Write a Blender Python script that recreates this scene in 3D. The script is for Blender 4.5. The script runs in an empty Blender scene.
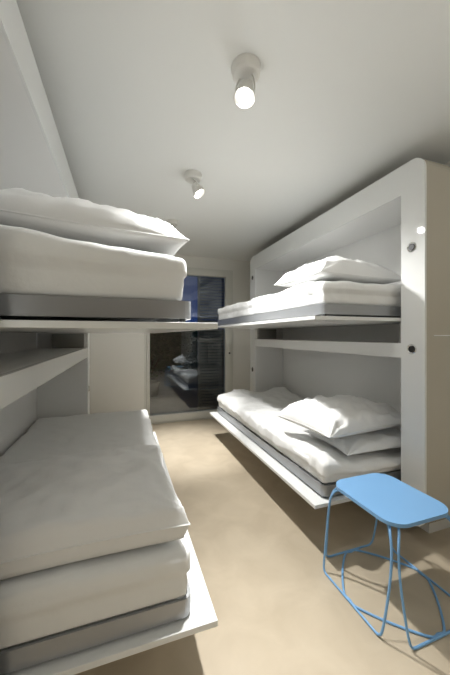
import bpy, bmesh, math, random
from mathutils import Vector, Matrix, noise
random.seed(4)
S = bpy.context.scene
C = S.collection
PI = math.pi

# ------------------------------------------------------------------ camera
cam = bpy.data.cameras.new('camera'); co = bpy.data.objects.new('camera', cam); C.objects.link(co)
F, TH = 295.0, math.atan(102/295.0)
cam.sensor_fit = 'HORIZONTAL'; cam.sensor_width = 36; cam.lens = 36*F/450
cam.shift_y = -(337.5-335.5)/450
cam.clip_start = .02
co.location = (0, 0, 1.3); co.rotation_euler = (PI/2, 0, -TH)
S.camera = co

# ------------------------------------------------------------------ view, world
vs = S.view_settings
vs.view_transform = 'Standard'; vs.look = 'None'; vs.gamma = 1; vs.use_curve_mapping = False
vs.exposure = -0.43
w = bpy.data.worlds.new('dusk'); S.world = w; w.use_nodes = True
nt = w.node_tree; nt.nodes.clear()
out = nt.nodes.new('ShaderNodeOutputWorld'); bg = nt.nodes.new('ShaderNodeBackground')
tc = nt.nodes.new('ShaderNodeTexCoord'); sx = nt.nodes.new('ShaderNodeSeparateXYZ'); cr = nt.nodes.new('ShaderNodeValToRGB')
cr.color_ramp.elements[0].position = 0; cr.color_ramp.elements[0].color = (.008, .045, .20, 1)
cr.color_ramp.elements[1].position = .35; cr.color_ramp.elements[1].color = (.003, .010, .03, 1)
nt.links.new(tc.outputs['Generated'], sx.inputs[0]); nt.links.new(sx.outputs['Z'], cr.inputs[0])
nt.links.new(cr.outputs[0], bg.inputs['Color']); bg.inputs['Strength'].default_value = 1.0
nt.links.new(bg.outputs[0], out.inputs[0])

# soft fill lights added behind the camera, standing in for the unseen room
def area(name, loc, rot, sx_, sy_, power, col):
    l = bpy.data.lights.new(name, 'AREA'); l.shape = 'RECTANGLE'; l.size = sx_; l.size_y = sy_; l.energy = power; l.color = col
    o = bpy.data.objects.new(name, l); C.objects.link(o); o.location = loc; o.rotation_euler = rot
    return o
area('room_fill', (.7, -1.4, 2.3), (math.radians(62), 0, 0), 2.4, 1.0, 2.5, (1, .95, .85))  # added warm fill towards the near bed ends
area('ceiling_fill', (1.1, -.95, 1.42), (PI, 0, 0), 1.7, 1.8, 20, (1, .995, .965))  # added upward fill to even out the ceiling brightness
LAMP_COL = (1, .99, .965)

# ------------------------------------------------------------------ materials
def mat(name, col, rough=.5, metal=0, spec=.5, coat=0, bump=0, bscale=40, mottle=None, mscale=3, sheen=0):
    m = bpy.data.materials.new(name); m.use_nodes = True
    t = m.node_tree; b = t.nodes['Principled BSDF']
    b.inputs['Base Color'].default_value = (*col, 1); b.inputs['Roughness'].default_value = rough
    b.inputs['Metallic'].default_value = metal; b.inputs['Specular IOR Level'].default_value = spec
    b.inputs['Coat Weight'].default_value = coat; b.inputs['Coat Roughness'].default_value = .03
    if sheen: b.inputs['Sheen Weight'].default_value = sheen
    co_ = t.nodes.new('ShaderNodeTexCoord')
    n = t.nodes.new('ShaderNodeTexNoise'); n.inputs['Scale'].default_value = bscale; n.inputs['Detail'].default_value = 4
    t.links.new(co_.outputs['Object'], n.inputs['Vector'])
    bp = t.nodes.new('ShaderNodeBump'); bp.inputs['Strength'].default_value = bump; bp.inputs['Distance'].default_value = .01
    if bump:
        t.links.new(n.outputs['Fac'], bp.inputs['Height']); t.links.new(bp.outputs[0], b.inputs['Normal'])
    if mottle:
        n2 = t.nodes.new('ShaderNodeTexNoise'); n2.inputs['Scale'].default_value = mscale; n2.inputs['Detail'].default_value = 6
        n2.inputs['Distortion'].default_value = .6
        t.links.new(co_.outputs['Object'], n2.inputs['Vector'])
        r = t.nodes.new('ShaderNodeValToRGB'); r.color_ramp.elements[0].position = .35; r.color_ramp.elements[1].position = .68
        r.color_ramp.elements[0].color = (*col, 1); r.color_ramp.elements[1].color = (*mottle, 1)
        t.links.new(n2.outputs['Fac'], r.inputs[0]); t.links.new(r.outputs[0], b.inputs['Base Color'])
    return m
def emis(name, col, st):
    m = bpy.data.materials.new(name); m.use_nodes = True; b = m.node_tree.nodes['Principled BSDF']
    b.inputs['Base Color'].default_value = (*col, 1); b.inputs['Emission Color'].default_value = (*col, 1); b.inputs['Emission Strength'].default_value = st
    return m
M = dict(
    ceil=mat('ceiling_paint', (.80, .81, .79), .55, bump=.01),
    wall=mat('wall_paint', (.80, .79, .74), .6, bump=.01),
    warm=mat('warm_wall_paint', (.42, .33, .22), .6),
    floor=mat('limestone_floor', (.485, .41, .305), .34, spec=.4, bump=.02, bscale=60, mottle=(.56, .48, .365), mscale=4.5),
    lac=mat('white_lacquer', (.84, .85, .84), .5, coat=.5, bump=.004, bscale=6),
    lacin=mat('niche_laminate', (.82, .82, .805), .38, bump=.004, bscale=6),
    side=mat('beige_tinted_lacquer', (.54, .50, .415), .15, coat=.5),  # beige tint paints in the warm room reflected by the side
    frame=mat('door_frame_paint', (.70, .70, .645), .4),
    steel=mat('grey_bed_steel', (.36, .37, .385), .28, metal=.55),
    hinge=mat('recess_grey', (.30, .30, .28), .5),  # dark grey imitates the shade inside the recess
    sheet=mat('white_cotton_sheet', (.86, .865, .855), .85, bump=.12, bscale=35, sheen=.15),
    pil=mat('white_cotton_pillowcase', (.87, .875, .87), .8, bump=.15, bscale=28, sheen=.2),
    chrome=mat('chrome', (.75, .75, .75), .15, metal=1),
    black=mat('black_plastic', (.015, .015, .015), .35),
    blue=mat('sky_blue_powder_coat', (.21, .43, .73), .35, spec=.4),
    lamp=mat('lamp_white', (.72, .71, .67), .4),
    bulb=emis('lamp_glow', (1, .98, .94), 14),
    led=emis('led_glow', (1, .97, .9), 3),
    deck=mat('terrace_paving', (.16, .16, .165), .5, mottle=(.22, .22, .23)),
    slat=mat('shutter_slats', (.34, .285, .21), .5),
    bark=mat('bark', (.06, .045, .03), .8),
    leaf=mat('dark_leaf', (.05, .12, .05), .5, mottle=(.09, .20, .08), mscale=9),
    pot=mat('planter_grey', (.10, .10, .11), .6),
)
g = bpy.data.materials.new('door_glass'); g.use_nodes = True; t = g.node_tree; t.nodes.clear()
o_ = t.nodes.new('ShaderNodeOutputMaterial'); mx = t.nodes.new('ShaderNodeMixShader')
tr = t.nodes.new('ShaderNodeBsdfTransparent'); gl = t.nodes.new('ShaderNodeBsdfGlossy'); gl.inputs['Roughness'].default_value = .0
gl.inputs['Color'].default_value = (.93, .95, .95, 1); tr.inputs['Color'].default_value = (.85, .9, .95, 1)
fr = t.nodes.new('ShaderNodeFresnel'); fr.inputs['IOR'].default_value = 1.85
t.links.new(fr.outputs[0], mx.inputs[0]); t.links.new(tr.outputs[0], mx.inputs[1]); t.links.new(gl.outputs[0], mx.inputs[2]); t.links.new(mx.outputs[0], o_.inputs[0])
M['glass'] = g

# ------------------------------------------------------------------ helpers
def obj(name, bm, m, parent=None, smooth=False):
    me = bpy.data.meshes.new(name); bmesh.ops.recalc_face_normals(bm, faces=bm.faces); bm.to_mesh(me); bm.free()
    me.materials.append(m)
    if smooth:
        for p in me.polygons: p.use_smooth = True
    o = bpy.data.objects.new(name, me); C.objects.link(o)
    if parent: o.parent = parent; o.matrix_parent_inverse = Matrix.Translation(parent_loc(parent)).inverted()
    return o
def parent_loc(p):
    v = Vector(p.location)
    while p.parent: p = p.parent; v = v*1
    return v
def sub(o, parent):
    o.parent = parent; return o
def thing(name, loc, label, cat, group=None):
    o = bpy.data.objects.new(name, None); C.objects.link(o); o.location = loc; o.empty_display_size = .1
    return tag(o, label, cat, group)
def tag(o, label, cat, group=None):
    o['label'] = label; o['category'] = cat
    if group: o['group'] = group
    return o
def struct(o): o['kind'] = 'structure'; return o
def box(bm, x0, x1, y0, y1, z0, z1, bev=0, seg=2):
    r = bmesh.ops.create_cube(bm, size=1)
    bmesh.ops.scale(bm, vec=(x1-x0, y1-y0, z1-z0), verts=r['verts'])
    bmesh.ops.translate(bm, vec=((x0+x1)/2, (y0+y1)/2, (z0+z1)/2), verts=r['verts'])
    if bev:
        es = list({e for v in r['verts'] for e in v.link_edges})
        bmesh.ops.bevel(bm, geom=es, offset=bev, segments=seg, affect='EDGES', profile=.5)
    return bm
def bx(*a, **k): return box(bmesh.new(), *a, **k)
def rrect(x0, x1, y0, y1, r, n=6):
    if not isinstance(r, (list, tuple)): r = [r]*4
    P = []
    for (cx, cy, a, rr) in ((x1, y1, 0, r[0]), (x0, y1, 90, r[1]), (x0, y0, 180, r[2]), (x1, y0, 270, r[3])):
        sxg = 1 if a in (0, 270) else -1; syg = 1 if a in (0, 90) else -1
        c = (cx-sxg*rr, cy-syg*rr)
        for i in range(n+1):
            t_ = math.radians(a+90*i/n); P.append((c[0]+rr*math.cos(t_), c[1]+rr*math.sin(t_)))
    return P
def prism(P, z0, z1, bev=0, fn=None):
    """extrude outline P; fn maps (p,q,h)->xyz"""
    fn = fn or (lambda p, q, h: (p, q, h))
    bm = bmesh.new()
    a = [bm.verts.new(fn(p, q, z0)) for p, q in P]; b = [bm.verts.new(fn(p, q, z1)) for p, q in P]
    fa = bm.faces.new(a); fb = bm.faces.new(b); n = len(P)
    for i in range(n): bm.faces.new((a[i], a[(i+1) % n], b[(i+1) % n], b[i]))
    if bev:
        es = list(set(fa.edges) | set(fb.edges)); bmesh.ops.bevel(bm, geom=es, offset=bev, segments=2, affect='EDGES')
    return bm
def ring_prism(Po, Pi, h0, h1, fn):
    bm = bmesh.new(); n = len(Po)
    L = [[bm.verts.new(fn(p, q, h)) for p, q in P] for P, h in ((Po, h0), (Pi, h0), (Pi, h1), (Po, h1))]
    for k in range(4):
        A, B = L[k], L[(k+1) % 4]
        for i in range(n): bm.faces.new((A[i], A[(i+1) % n], B[(i+1) % n], B[i]))
    return bm
def catmull(P, n=8, closed=False):
    P = [Vector(p) for p in P]; R = []
    m = len(P); rng = range(m) if closed else range(m-1)
    for i in rng:
        if closed: a, b, c, d = P[(i-1) % m], P[i], P[(i+1) % m], P[(i+2) % m]
        else: a, b, c, d = P[max(i-1, 0)], P[i], P[i+1], P[min(i+2, m-1)]
        for k in range(n):
            t_ = k/n
            R.append(.5*((2*b)+(c-a)*t_+(2*a-5*b+4*c-d)*t_*t_+(3*b-a-3*c+d)*t_**3))
    if not closed: R.append(P[-1])
    return R
def tube(bm, P, r, seg=10, closed=False):
    P = [Vector(p) for p in P]; n = len(P); rings = []; up = Vector((.13, .21, 1)).normalized(); prev = None
    for i, p in enumerate(P):
        a = P[i-1] if (i or closed) else P[0]; b = P[(i+1) % n] if (i < n-1 or closed) else P[-1]
        d = (b-a).normalized()
        if prev is None: s_ = d.cross(up).normalized()
        else: s_ = (prev-d*prev.dot(d)).normalized()
        prev = s_; u_ = d.cross(s_)
        rings.append([bm.verts.new(p+r*(math.cos(2*PI*k/seg)*s_+math.sin(2*PI*k/seg)*u_)) for k in range(seg)])
    for i in range(n if closed else n-1):
        A, B = rings[i], rings[(i+1) % n]
        off = 0
        if closed and i == n-1:
            off = min(range(seg), key=lambda o2: (A[0].co-B[o2].co).length)
        for k in range(seg): bm.faces.new((A[k], A[(k+1) % seg], B[(k+1+off) % seg], B[(k+off) % seg]))
    if not closed: bm.faces.new(rings[0]); bm.faces.new(rings[-1][::-1])
    return bm
def lathe(bm, prof, mtx, seg=28, cap0=True, cap1=True):
    R = []
    for r, h in prof: R.append([bm.verts.new(mtx @ Vector((r*math.cos(2*PI*k/seg), r*math.sin(2*PI*k/seg), h))) for k in range(seg)])
    for A, B in zip(R, R[1:]):
        for k in range(seg): bm.faces.new((A[k], A[(k+1) % seg], B[(k+1) % seg], B[k]))
    if cap0: bm.faces.new(R[0])
    if cap1: bm.faces.new(R[-1])
    return bm
def aim(p, d):
    return Matrix.Translation(p) @ Vector(d).normalized().to_track_quat('Z', 'Y').to_matrix().to_4x4()

# ------------------------------------------------------------------ room shell
XL, XR, YB, YF, ZC = -.80, 2.16, -2.6, 4.45, 2.52
struct(obj('floor', bx(XL, XR, YB, YF+.12, -.1, 0), M['floor']))
struct(obj('ceiling', bx(XL, XR, YB, YF+.12, ZC, ZC+.1), M['ceil']))
struct(obj('wall_left', bx(XL-.1, XL, YB, YF+.12, -.1, ZC+.1), M['wall']))
struct(obj('wall_right', bx(XR, XR+.1, YB, YF+.12, -.1, ZC+.1), M['wall']))
struct(obj('wall_back', bx(XL-.1, XR+.1, YB-.1, YB, -.1, ZC+.1), M['warm']))
DX0, DX1, DZ = .325, 1.665, 2.34
bm = bmesh.new()
box(bm, XL, DX0-.002, YF, YF+.12, 0, ZC); box(bm, DX1+.002, XR, YF, YF+.12, 0, ZC); box(bm, DX0-.002, DX1+.002, YF, YF+.12, DZ+.002, ZC)
struct(obj('wall_front', bm, M['wall']))
# plain panelling strip joint beside the door
struct(obj('trim_1', bx(DX0-.035, DX0-.006, YF-.006, YF, .0, DZ+.02), M['frame']))

# glazed door
dr = bpy.data.objects.new('door_1', None); C.objects.link(dr); struct(dr)
GX0, GX1, GZ0, GZ1 = .37, 1.545, .125, 2.225
def yz_frame(P, Q, h): return (P, h, Q)
bm = ring_prism([(DX0, 0), (DX1, 0), (DX1, DZ), (DX0, DZ)], [(GX0, GZ0), (GX1, GZ0), (GX1, GZ1), (GX0, GZ1)], YF-.02, YF+.08, yz_frame)
obj('door_frame', bm, M['frame'], dr)
bm = ring_prism([(DX0+.03, .03), (DX1-.03, .03), (DX1-.03, DZ-.03), (DX0+.03, DZ-.03)], [(GX0-.006, GZ0-.006), (GX1+.006, GZ0-.006), (GX1+.006, GZ1+.006), (GX0-.006, GZ1+.006)], YF-.035, YF-.0205, yz_frame)
obj('sash', bm, M['frame'], dr)
obj('glass_pane', bx(GX0-.002, GX1+.002, YF+.02, YF+.03, GZ0-.002, GZ1+.002), M['glass'], dr)
bm = bx(1.585, 1.61, YF-.045, YF-.035, .98, 1.22, bev=.003)
tube(bm, [(1.597, YF-.045, 1.16), (1.597, YF-.085, 1.16), (1.52, YF-.09, 1.16)], .008)
obj('door_handle', bm, M['frame'], dr, True)
obj('door_lock', lathe(bmesh.new(), [(.014, 0), (.014, .008)], aim((1.597, YF-.045, 1.02), (0, -1, 0)), 14), M['black'], dr)

# ------------------------------------------------------------------ folding bunk cabinets
def cabinet(side, name, label, x_face, y0, y1, z_rail, z_up, z_lo, rev):
    """side=+1: stands at the right wall, face looks to -x.  side=-1 mirrored."""
    s_ = side; depth = (XR-.004-x_face) if s_ > 0 else (x_face-XL-.004)
    X = lambda d: x_face+s_*d
    yi0, yi1 = y0+.16, y1-.17
    zb, zt = .125, 2.395
    root = thing(name, (X(depth/2), (y0+y1)/2, 0), label, 'bunk bed', 'fold-out bunk cabinets')
    def P(n, bm, m, par=root, sm=False):
        o = obj(n, bm, m, None, sm)
        for v in o.data.vertices: v.co -= root.location
        o.parent = par
        return o
    def bb(d0, d1, a0, a1, c0, c1, **k):
        xa, xb = sorted((X(d0), X(d1))); return bx(xa, xb, a0, a1, c0, c1, **k)
    Po = rrect(y0, y1, zb, zt, .085, 8)
    Pi = rrect(yi0, yi1, .285, 2.205, .002, 8)
    fn = lambda p, q, h: (X(h), p, q)
    P('front_frame', ring_prism(Po, Pi, 0, .014, fn), M['lac'])
    # carcass: follows the rounded outline
    P('side_panel', ring_prism(rrect(y0+.0, y1-.0, zb, zt, .085, 8), rrect(y0+.03, y1-.03, zb+.03, zt-.03, .05, 8), .0145, depth, fn), M['side'])
    P('end_lining', bb(.0145, depth-.03, yi0-.03, yi0, .26, 2.23), M['lacin'])
    P('end_lining', bb(.0145, depth-.03, yi1, yi1+.03, .26, 2.23), M['lacin'])
    P('top_lining', bb(.0145, depth-.03, yi0, yi1, 2.205, 2.23), M['lacin'])
    P('back_panel', bb(depth-.029, depth-.004, yi0-.03, yi1+.03, .20, 2.26), M['lacin'])
    P('plinth', bb(.2, depth-.02, y0+.12, y1-.12, 0, zb+.004), M['lac'])
    P('rail', bb(.004, .03, yi0+.001, yi1-.001, z_rail-.095, z_rail, bev=.002), M['lac'])
    P('shelf', bb(.0305, depth-.03, yi0+.001, yi1-.001, z_rail-.02, z_rail-.002), M['lacin'])
    P('hinge_recess', bb(.03, .30, yi1-.04, yi1-.001, z_rail, z_up-.03), M['hinge'])  # solid block, its grey stands in for a dark recess
    P('hinge_recess', bb(.03, .30, yi0+.001, yi0+.04, z_rail, z_up-.03), M['hinge'])
    P('strip_trim', bb(.075, depth-.02, y0-.0035, y0-.0005, 1.297, 1.303), M['lac'])
    for z in (z_up, z_lo):
        pl = P('bed_platform', bb(-.65, depth-.03, yi0+.012, yi1-.012, z-.022, z, bev=.002), M['lac'])
        # steel tray with rounded corners standing on the platform
        xa, xb = sorted((X(-.565), X(depth-.035)))
        fx = lambda p, q, h: (p, q, h)
        ya, yb = yi0+.045, yi1-.05
        P('bed_frame', ring_prism(rrect(xa, xb, ya, yb, .035, 6), rrect(xa+.012, xb-.012, ya+.012, yb-.012, .025, 6), z+.014, z+.078, fx), M['steel'], pl)
        bm = bmesh.new()
        for i in range(9):
            yy = ya+.08+(yb-ya-.16)*i/8; box(bm, xa+.0125, xb-.0125, yy-.03, yy+.03, z+.062, z+.0775)
        P('slat_base', bm, M['steel'], pl)
        for yy in (ya+.03, (ya+yb)/2, yb-.03):
            for xx in (xa+.03, xb-.03):
              P('frame_foot', lathe(bmesh.new(), [(.012, 0), (.012, .03)], Matrix.Translation((xx, yy, z)), 10), M['black'], pl)
    for (yy, zz) in ((y0+.083, 1.85), (y0+.083, z_rail-.035), (y1-.085, 2.10), (y1-.085, z_rail-.42+.0)):
        k = P('lock', lathe(bmesh.new(), [(.031, 0), (.031, .004), (.027, .007), (.022, .004), (.022, .001)], aim((X(-.0005), yy, zz), (-s_, 0, 0)), 26), M['chrome'], sm=False)
        P('keyhole', lathe(bmesh.new(), [(.0205, .0012), (.0195, .006)], aim((X(-.0005), yy, zz), (-s_, 0, 0)), 22), M['black'], k)
    return yi0, yi1
ra, rb = cabinet(1, 'bunk_cabinet', 'white cabinet with rounded corners and two opened beds, blue stool in front of it', 1.70, 1.272, 3.825, 1.25, 1.415, .315, 0)
la, lb = cabinet(-1, 'bunk_cabinet', 'white bunk cabinet on the left side of the room, cut off by the photo edge', -.330, .83, 3.37, 1.18, 1.345, .285, 0)

# ------------------------------------------------------------------ mattresses
def mattress(name, label, x0, x1, y0, y1, z0, z1, rum, seed, r=.026, rise=0, far=0, bump=0):
    """closed soft box, rounded, sheet wrinkled. edge: side (+1/-1 in x) that looks to the room"""
    bm = bmesh.new(); cx, cy, cz = (x0+x1)/2, (y0+y1)/2, (z0+z1)/2
    box(bm, x0, x1, y0, y1, z0, z1)
    L, W, H_ = y1-y0, x1-x0, z1-z0
    for ax, n in ((0, 48), (1, 104), (2, 9)):
        es = [e for e in bm.edges if abs((e.verts[0].co-e.verts[1].co).normalized()[ax]) > .99]
        bmesh.ops.subdivide_edges(bm, edges=es, cuts=n, use_grid_fill=True)
    for v in bm.verts:
        p = v.co; q = Vector((min(max(p.x, x0+r), x1-r), min(max(p.y, y0+r), y1-r), min(max(p.z, z0+r*.4), z1-r)))
        d = p-q
        if d.length > 1e-6:
            rr = r if p.z > cz else r*.5
            v.co = q+d.normalized()*min(d.length, rr)
        n3 = Vector((seed*7.3, seed*3.1, 0))
        f1 = noise.noise(v.co*3.1+n3); f2 = noise.noise(Vector((v.co.x*9, v.co.y*14, v.co.z*4))+n3); f3 = 1-abs(noise.noise(Vector((v.co.x*6+v.co.y*3, v.co.y*5, v.co.z*3))+n3*2))*2
        f4 = 1-2*abs(noise.noise(Vector((v.co.x*7+v.co.y*6, v.co.y*9-v.co.x*5, v.co.z*6))+n3*3)); f4 = max(0, f4)**3
        zt = max(0, (v.co.z-z0)/H_)
        dirn = Vector((v.co.x-cx, v.co.y-cy, 0)); 
        onside = (abs(v.co.x-cx) > W/2-.03) or (abs(v.co.y-cy) > L/2-.03)
        if v.co.z > z1-.02: v.co.z += rum*(.9*f1+.3*f2)+rum*.18*f3+rum*.45*f4*(.5+f1)
        if onside and zt > .04:
            nx = (1 if v.co.x > cx else -1) if abs(v.co.x-cx) > W/2-.03 else 0
            ny = (1 if v.co.y > cy else -1) if abs(v.co.y-cy) > L/2-.03 else 0
            k = rum*(.55*f1+.35*f2+.25*f3+.6*f4)*min(1, zt*3)
            v.co.x += nx*(k if abs(k) < .02 else .02*(1 if k > 0 else -1)); v.co.y += ny*k*.6
    for v in bm.verts:
        v.co.z += ((x1-v.co.x)*rise+(v.co.y-y0)*far)*(v.co.z-z0)/H_
        v.co.z += bump*math.exp(-((v.co.x-x0-.05)/.15)**2-((v.co.y-y0-.18)/.28)**2)*(v.co.z-z0)/H_
        v.co -= Vector((cx, cy, z0))
    o = obj(name, bm, M['sheet'], None, True); o.location = (cx, cy, z0)
    return tag(o, label, 'mattress', 'mattresses of the bunk beds')
mattress('mattress', 'white mattress on the upper right bunk, in the grey steel tray under one pillow', 1.138, 2.09, ra+.047, rb-.055, 1.415+.079, 1.64, .016, 1)
mattress('mattress', 'rumpled white mattress on the lower right bunk near the blue stool', 1.132, 2.09, ra+.042, rb-.05, .315+.079, .475, .024, 2, r=.035, far=.045, bump=.075)
mattress('mattress', 'white mattress on the upper left bunk at eye level', -.74, .216, la+.047, lb-.055, 1.345+.079, 1.578, .008, 3, rise=.085)
mattress('mattress', 'smooth white mattress on the lower left bunk in the foreground', -.74, .230, la+.040, lb-.055, .285+.079, .535, .010, 4)

# ------------------------------------------------------------------ pillows
def pillow(label, loc, wx, wy, h, rot=0, tilt=(0, 0), seed=1, wr=.008, flat=.35, corner=.03, droop=None, box_=.0):
    N = 56; bm = bmesh.new(); V = {}
    off = Vector((seed*5.7, seed*2.3, seed))
    for sgn in (1, -1):
        for i in range(N+1):
            for j in range(N+1):
                if sgn < 0 and (i in (0, N) or j in (0, N)): V[sgn, i, j] = V[1, i, j]; continue
                a, b = -math.cos(PI*i/N), -math.cos(PI*j/N)
                # seam edges pull in between the corners
                x = wx/2*a*(1-.07*(1-b*b)*abs(a)); y = wy/2*b*(1-.06*(1-a*a)*abs(b))
                prof = ((1-abs(a)**2.6)*(1-abs(b)**2.6))**.55
                f1 = noise.noise(Vector((x*5, y*5, sgn*2))+off); f5 = max(0, 1-2.2*abs(noise.noise(Vector((x*8+y*5, y*9-x*4, sgn))+off*2)))**2; f2 = noise.noise(Vector((x*11, y*17, sgn*3))+off)
                ang = math.atan2(abs(b)-1.02, abs(a)-1.02)
                rad = math.hypot(abs(a)-1.02, abs(b)-1.02)
                cw = math.sin(ang*13+seed+f1*2)*math.exp(-rad*2.4)
                if sgn > 0: z = h*prof*(1+.16*f1)+wr*(f2+.5*f1+.9*f5)*min(1, prof*2.5)+wr*1.1*cw*min(1, prof*3)
                else: z = -h*flat*prof**.7
                z += box_*(1 if sgn > 0 else -1)*min(1, 26*(1-max(abs(a), abs(b))))
                if droop: z += droop(a, b)
                V[sgn, i, j] = bm.verts.new((x, y, z+h*flat+box_))
    for sgn in (1, -1):
        for i in range(N):
            for j in range(N):
                q = [V[sgn, i, j], V[sgn, i+1, j], V[sgn, i+1, j+1], V[sgn, i, j+1]]
                bm.faces.new(q if sgn > 0 else q[::-1])
    loop = [V[1, i, 0].co.copy() for i in range(0, N)]+[V[1, N, j].co.copy() for j in range(0, N)]+[V[1, i, N].co.copy() for i in range(N, 0, -1)]+[V[1, 0, j].co.copy() for j in range(N, 0, -1)]
    root = thing('pillow', loc, label, 'pillow', 'white pillows')
    root.rotation_euler = (tilt[0], tilt[1], rot)
    o = obj('pillowcase', bm, M['pil'], None, True); o.parent = root
    # stitched seam with a small flange
    o2 = obj('seam', tube(bmesh.new(), [loop[k] for k in range(0, len(loop), 2)], .0035, 6, True), M['pil'], None, True); o2.parent = root
    return root
pillow('plump white pillow alone on the upper right bunk, against its near end', (1.50, 1.80, 1.662), .74, .54, .150, .05, (.0, .0), 1, .014, flat=.22)
pillow('white pillow on the lower right bunk, under another pillow and behind the stool', (1.71, 1.76, .515), .70, .50, .065, -.03, (0, 0), 2, .010, flat=.35)
pillow('creased white pillow lying on top of another pillow on the lower right bunk', (1.54, 1.81, .622), .76, .56, .14, .10, (0, 0), 3, .020, flat=.4)
pillow('white pillow on the upper left bunk, its pointed corner poking past the mattress', (-.18, 1.36, 1.636), .84, .54, .135, -.05, (0, .075), 5, .016)
pillow('broad flat white pillow on the lower left bunk in the foreground', (-.200, 1.375, .551), .84, .68, .055, .02, (0, 0), 6, .010, box_=.05)

# ------------------------------------------------------------------ blue wire stool
st = thing('stool', (1.29, 1.165, 0), 'light blue metal stool with a rounded square seat and looping wire legs', 'stool')
def rel(o): o.parent = st; return o
rel(obj('seat', prism(rrect(-.192, .192, -.212, .212, .085, 10), .462, .479, .004), M['blue'], None, False))
R_ = .0055
def side_pts(hn, ha):
    """hn: outward distance of the side, ha: half length along it; returns (n,a,z)"""
    half = [(hn-.125, ha-.150, .4560), (hn-.095, ha-.120, .4540), (hn-.068, ha-.092, .438), (hn-.054, ha-.074, .400), (hn-.047, ha-.066, .35), (hn-.036, ha-.063, .25),
            (hn-.018, ha-.068, .12), (hn-.005, ha-.074, .040), (hn, ha-.084, .014), (hn, ha-.105, R_), (hn, ha-.15, R_), (hn, .08, R_)]
    return half+[(n, -a, z) for n, a, z in half[::-1]]
for k, (hn, ha) in enumerate(((.248, .268), (.268, .248), (.248, .268), (.268, .248))):
    A = k*PI/2; P = []
    for n, a, z in side_pts(hn, ha):
        P.append((n*math.cos(A)-a*math.sin(A), n*math.sin(A)+a*math.cos(A), z))
    rel(obj('leg', tube(bmesh.new(), catmull(P, 6), R_, 10), M['blue'], None, True))
ringp = []
hx, hy = .240, .258
for a in (0, 90, 180, 270):
    t0 = math.radians(a); c_, s2 = math.cos(t0), math.sin(t0)
    px_, py_ = hx*c_, hy*s2
    tx, ty = -s2, c_
    ringp += [(px_-tx*.045-c_*.004, py_-ty*.045-s2*.004, R_), (px_, py_, R_), (px_+tx*.045-c_*.004, py_+ty*.045-s2*.004, R_)]
    t1 = math.radians(a+45); ringp.append((.210*math.cos(t1), .222*math.sin(t1), R_))
rel(obj('floor_ring', tube(bmesh.new(), catmull(ringp, 6, True), R_, 10, True), M['blue'], None, True))

# ------------------------------------------------------------------ ceiling spotlights
def spot(x, y, d, label, power, ang=115, headoff=(0, 0), blend=.8, spill=20):
    d = Vector(d).normalized()
    root = thing('ceiling_spotlight', (x, y, ZC), label, 'ceiling light', 'ceiling spotlights')
    def P(n, bm, m, sm=True, par=root):
        o = obj(n, bm, m, None, sm)
        for v in o.data.vertices: v.co -= root.location
        o.parent = par; return o
    P('mounting_base', lathe(bmesh.new(), [(.066, 0), (.068, -.006), (.062, -.040), (.054, -.046)], Matrix.Translation((x, y, ZC)), 32), M['lamp'], False)
    hc = Vector((x+headoff[0], y+headoff[1], ZC-.118))          # head centre
    s_ = d.cross(Vector((0, 0, 1)));  s_ = s_.normalized() if s_.length > .05 else Vector((1, 0, 0))
    for q in (-1, 1): P('bracket_arm', tube(bmesh.new(), catmull([(x+q*s_.x*.03, y+q*s_.y*.03, ZC-.045), hc+q*s_*.043+Vector((0, 0, .04)), hc+q*s_*.046], 5), .004, 8), M['lamp'])
    m4 = aim(hc, d)
    hd = P('lamp_head', lathe(bmesh.new(), [(.022, -.050), (.030, -.045), (.041, .0), (.050, .034), (.046, .034), (.032, .004)], m4, 32, True, False), M['lamp'])
    P('bulb', lathe(bmesh.new(), [(.006, .022), (.018, .021), (.026, .017), (.029, .008)], m4, 24), M['bulb'], True, hd)
    l = bpy.data.lights.new('spot_beam', 'SPOT'); l.energy = power; l.spot_size = math.radians(ang); l.spot_blend = blend; l.shadow_soft_size = .028; l.color = LAMP_COL
    l2 = bpy.data.lights.new('wide_beam', 'SPOT'); l2.energy = spill; l2.spot_size = math.radians(172); l2.spot_blend = .6; l2.shadow_soft_size = .03; l2.color = LAMP_COL
    lo2 = bpy.data.objects.new('wide_beam', l2); C.objects.link(lo2); lo2.parent = root
    lo2.location = hc+d*.046-root.location
    lo = bpy.data.objects.new('spot_beam', l); C.objects.link(lo); lo.parent = root
    lo.location = hc+d*.042-root.location; lo.rotation_euler = (-d).to_track_quat('Z', 'Y').to_euler()
    return root
spot(.528, 1.235, (-.20, -.22, -1), 'nearest white ceiling spotlight, glowing straight towards the viewer', 230, 66, (-.004, .0), 1)
spot(.50, 2.19, (.48, -.25, -.95), 'white ceiling spotlight with its head turned aside, second from the camera', 220, 95, (.035, -.01), 1)
spot(.495, 3.16, (.07, .10, -1), 'farthest ceiling spotlight, almost hidden behind the upper left pillow', 460, 48, (0, 0), 1)
spot(.50, -1.0, (0, .1, -1), 'ceiling spotlight above and behind the viewer, in line with the others', 10, 130, spill=3)

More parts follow.
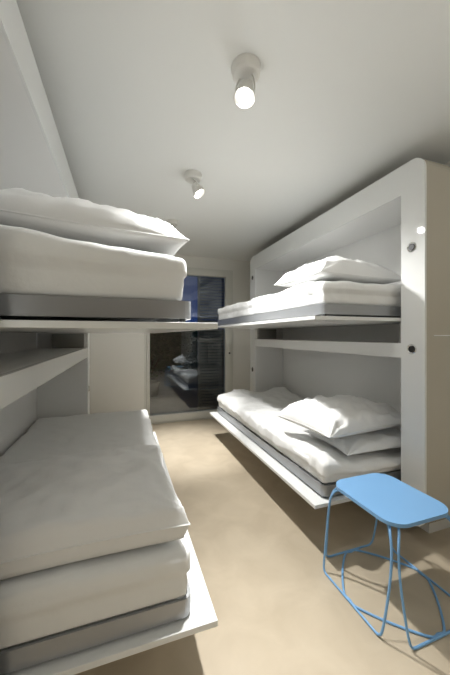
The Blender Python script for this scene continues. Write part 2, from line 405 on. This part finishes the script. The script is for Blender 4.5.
# ------------------------------------------------------------------ outside the glass door
struct(obj('ground', bx(-6, 8, YF+.13, 16, -.14, -.02), M['deck']))
sh = thing('louvre_shutter', (1.75, 4.95, -.02), 'brown slatted shutter outside the glass door', 'shutter')
bm = bmesh.new()
for i in range(46):
    z = .06+i*.052
    b2 = bmesh.ops.create_cube(bm, size=1)['verts']
    bmesh.ops.scale(bm, vec=(1.0, .045, .006), verts=b2); bmesh.ops.rotate(bm, matrix=Matrix.Rotation(math.radians(-74), 3, 'X'), verts=b2); bmesh.ops.translate(bm, vec=(0, 0, z), verts=b2)
o = obj('slats', bm, M['slat']); o.parent = sh
for xx in (-.515, .515):
    o = obj('post', bx(xx-.018, xx+.018, -.025, .025, 0, 2.48), M['slat']); o.parent = sh
o = obj('top_rail', bx(-.533, .533, -.025, .025, 2.4805, 2.52), M['slat']); o.parent = sh
def bush(x, y, r, h, label, seed, n=420):
    random.seed(seed)
    root = thing('shrub', (x, y, -.02), label, 'shrub', 'shrubs on the terrace')
    bm = lathe(bmesh.new(), [(r*.45, 0), (r*.55, .30), (r*.50, .30), (r*.48, .26)], Matrix.Identity(4), 20)
    o = obj('planter', bm, M['pot']); o.parent = root
    bm = bmesh.new()
    for k in range(5):
        a = k*1.256; tube(bm, catmull([(0, 0, .24), (.1*r*math.cos(a), .1*r*math.sin(a), .24+h*.3), (.5*r*math.cos(a), .5*r*math.sin(a), .24+h*.75)], 4), .008, 6)
    o = obj('stem', bm, M['bark']); o.parent = root
    bm = bmesh.new()
    for k in range(n):
        u_ = random.uniform(-1, 1); a = random.uniform(0, 2*PI); rr = random.random()**.4; s_ = math.sqrt(1-u_*u_)
        c_ = Vector((r*rr*s_*math.cos(a), r*rr*s_*math.sin(a), .30+h/2+h/2*rr*u_))
        q = Matrix.Rotation(random.uniform(0, 6.28), 4, 'Z') @ Matrix.Rotation(random.uniform(-1.2, 1.2), 4, 'X')
        L = random.uniform(.05, .10); W = L*.35
        vs_ = [bm.verts.new(c_+(q @ Vector(p))) for p in ((-L/2, 0, 0), (0, W/2, .008), (L/2, 0, 0), (0, -W/2, .008))]
        bm.faces.new(vs_)
    o = obj('foliage', bm, M['leaf']); o.parent = root
bush(.55, 6.7, .42, .75, 'dark green shrub in a round planter outside the glass door', 3)
hd = bmesh.new(); random.seed(9)
box(hd, -4, 5.5, 11.2, 12.2, -.03, 1.55)
for k in range(5200):
    c_ = Vector((random.uniform(-4, 5.5), 11.15+random.uniform(-.15, .1), random.uniform(0, 1.65))); L = random.uniform(.08, .16)
    q = Matrix.Rotation(random.uniform(0, 6.28), 4, 'Z') @ Matrix.Rotation(random.uniform(-1.4, 1.4), 4, 'X')
    hd.faces.new([hd.verts.new(c_+(q @ Vector(p))) for p in ((-L/2, 0, 0), (0, L*.25, 0), (L/2, 0, 0), (0, -L*.25, 0))])
tag(obj('hedge', hd, M['leaf']), 'long dark hedge far behind the glass door', 'hedge')
for i, (x, y) in enumerate(((-.35, 7.7), (-.05, 6.4))):
    r = thing('path_light', (x, y, -.02), ('farther' if i == 0 else 'nearer')+' of two small round lights set in the dark terrace floor', 'path light', 'lights in the terrace floor')
    o = obj('housing', lathe(bmesh.new(), [(.05, 0), (.05, .012), (.036, .012)], Matrix.Identity(4), 18), M['chrome']); o.parent = r
    o = obj('lens', lathe(bmesh.new(), [(.034, .010), (.030, .016)], Matrix.Identity(4), 18), M['led']); o.parent = r
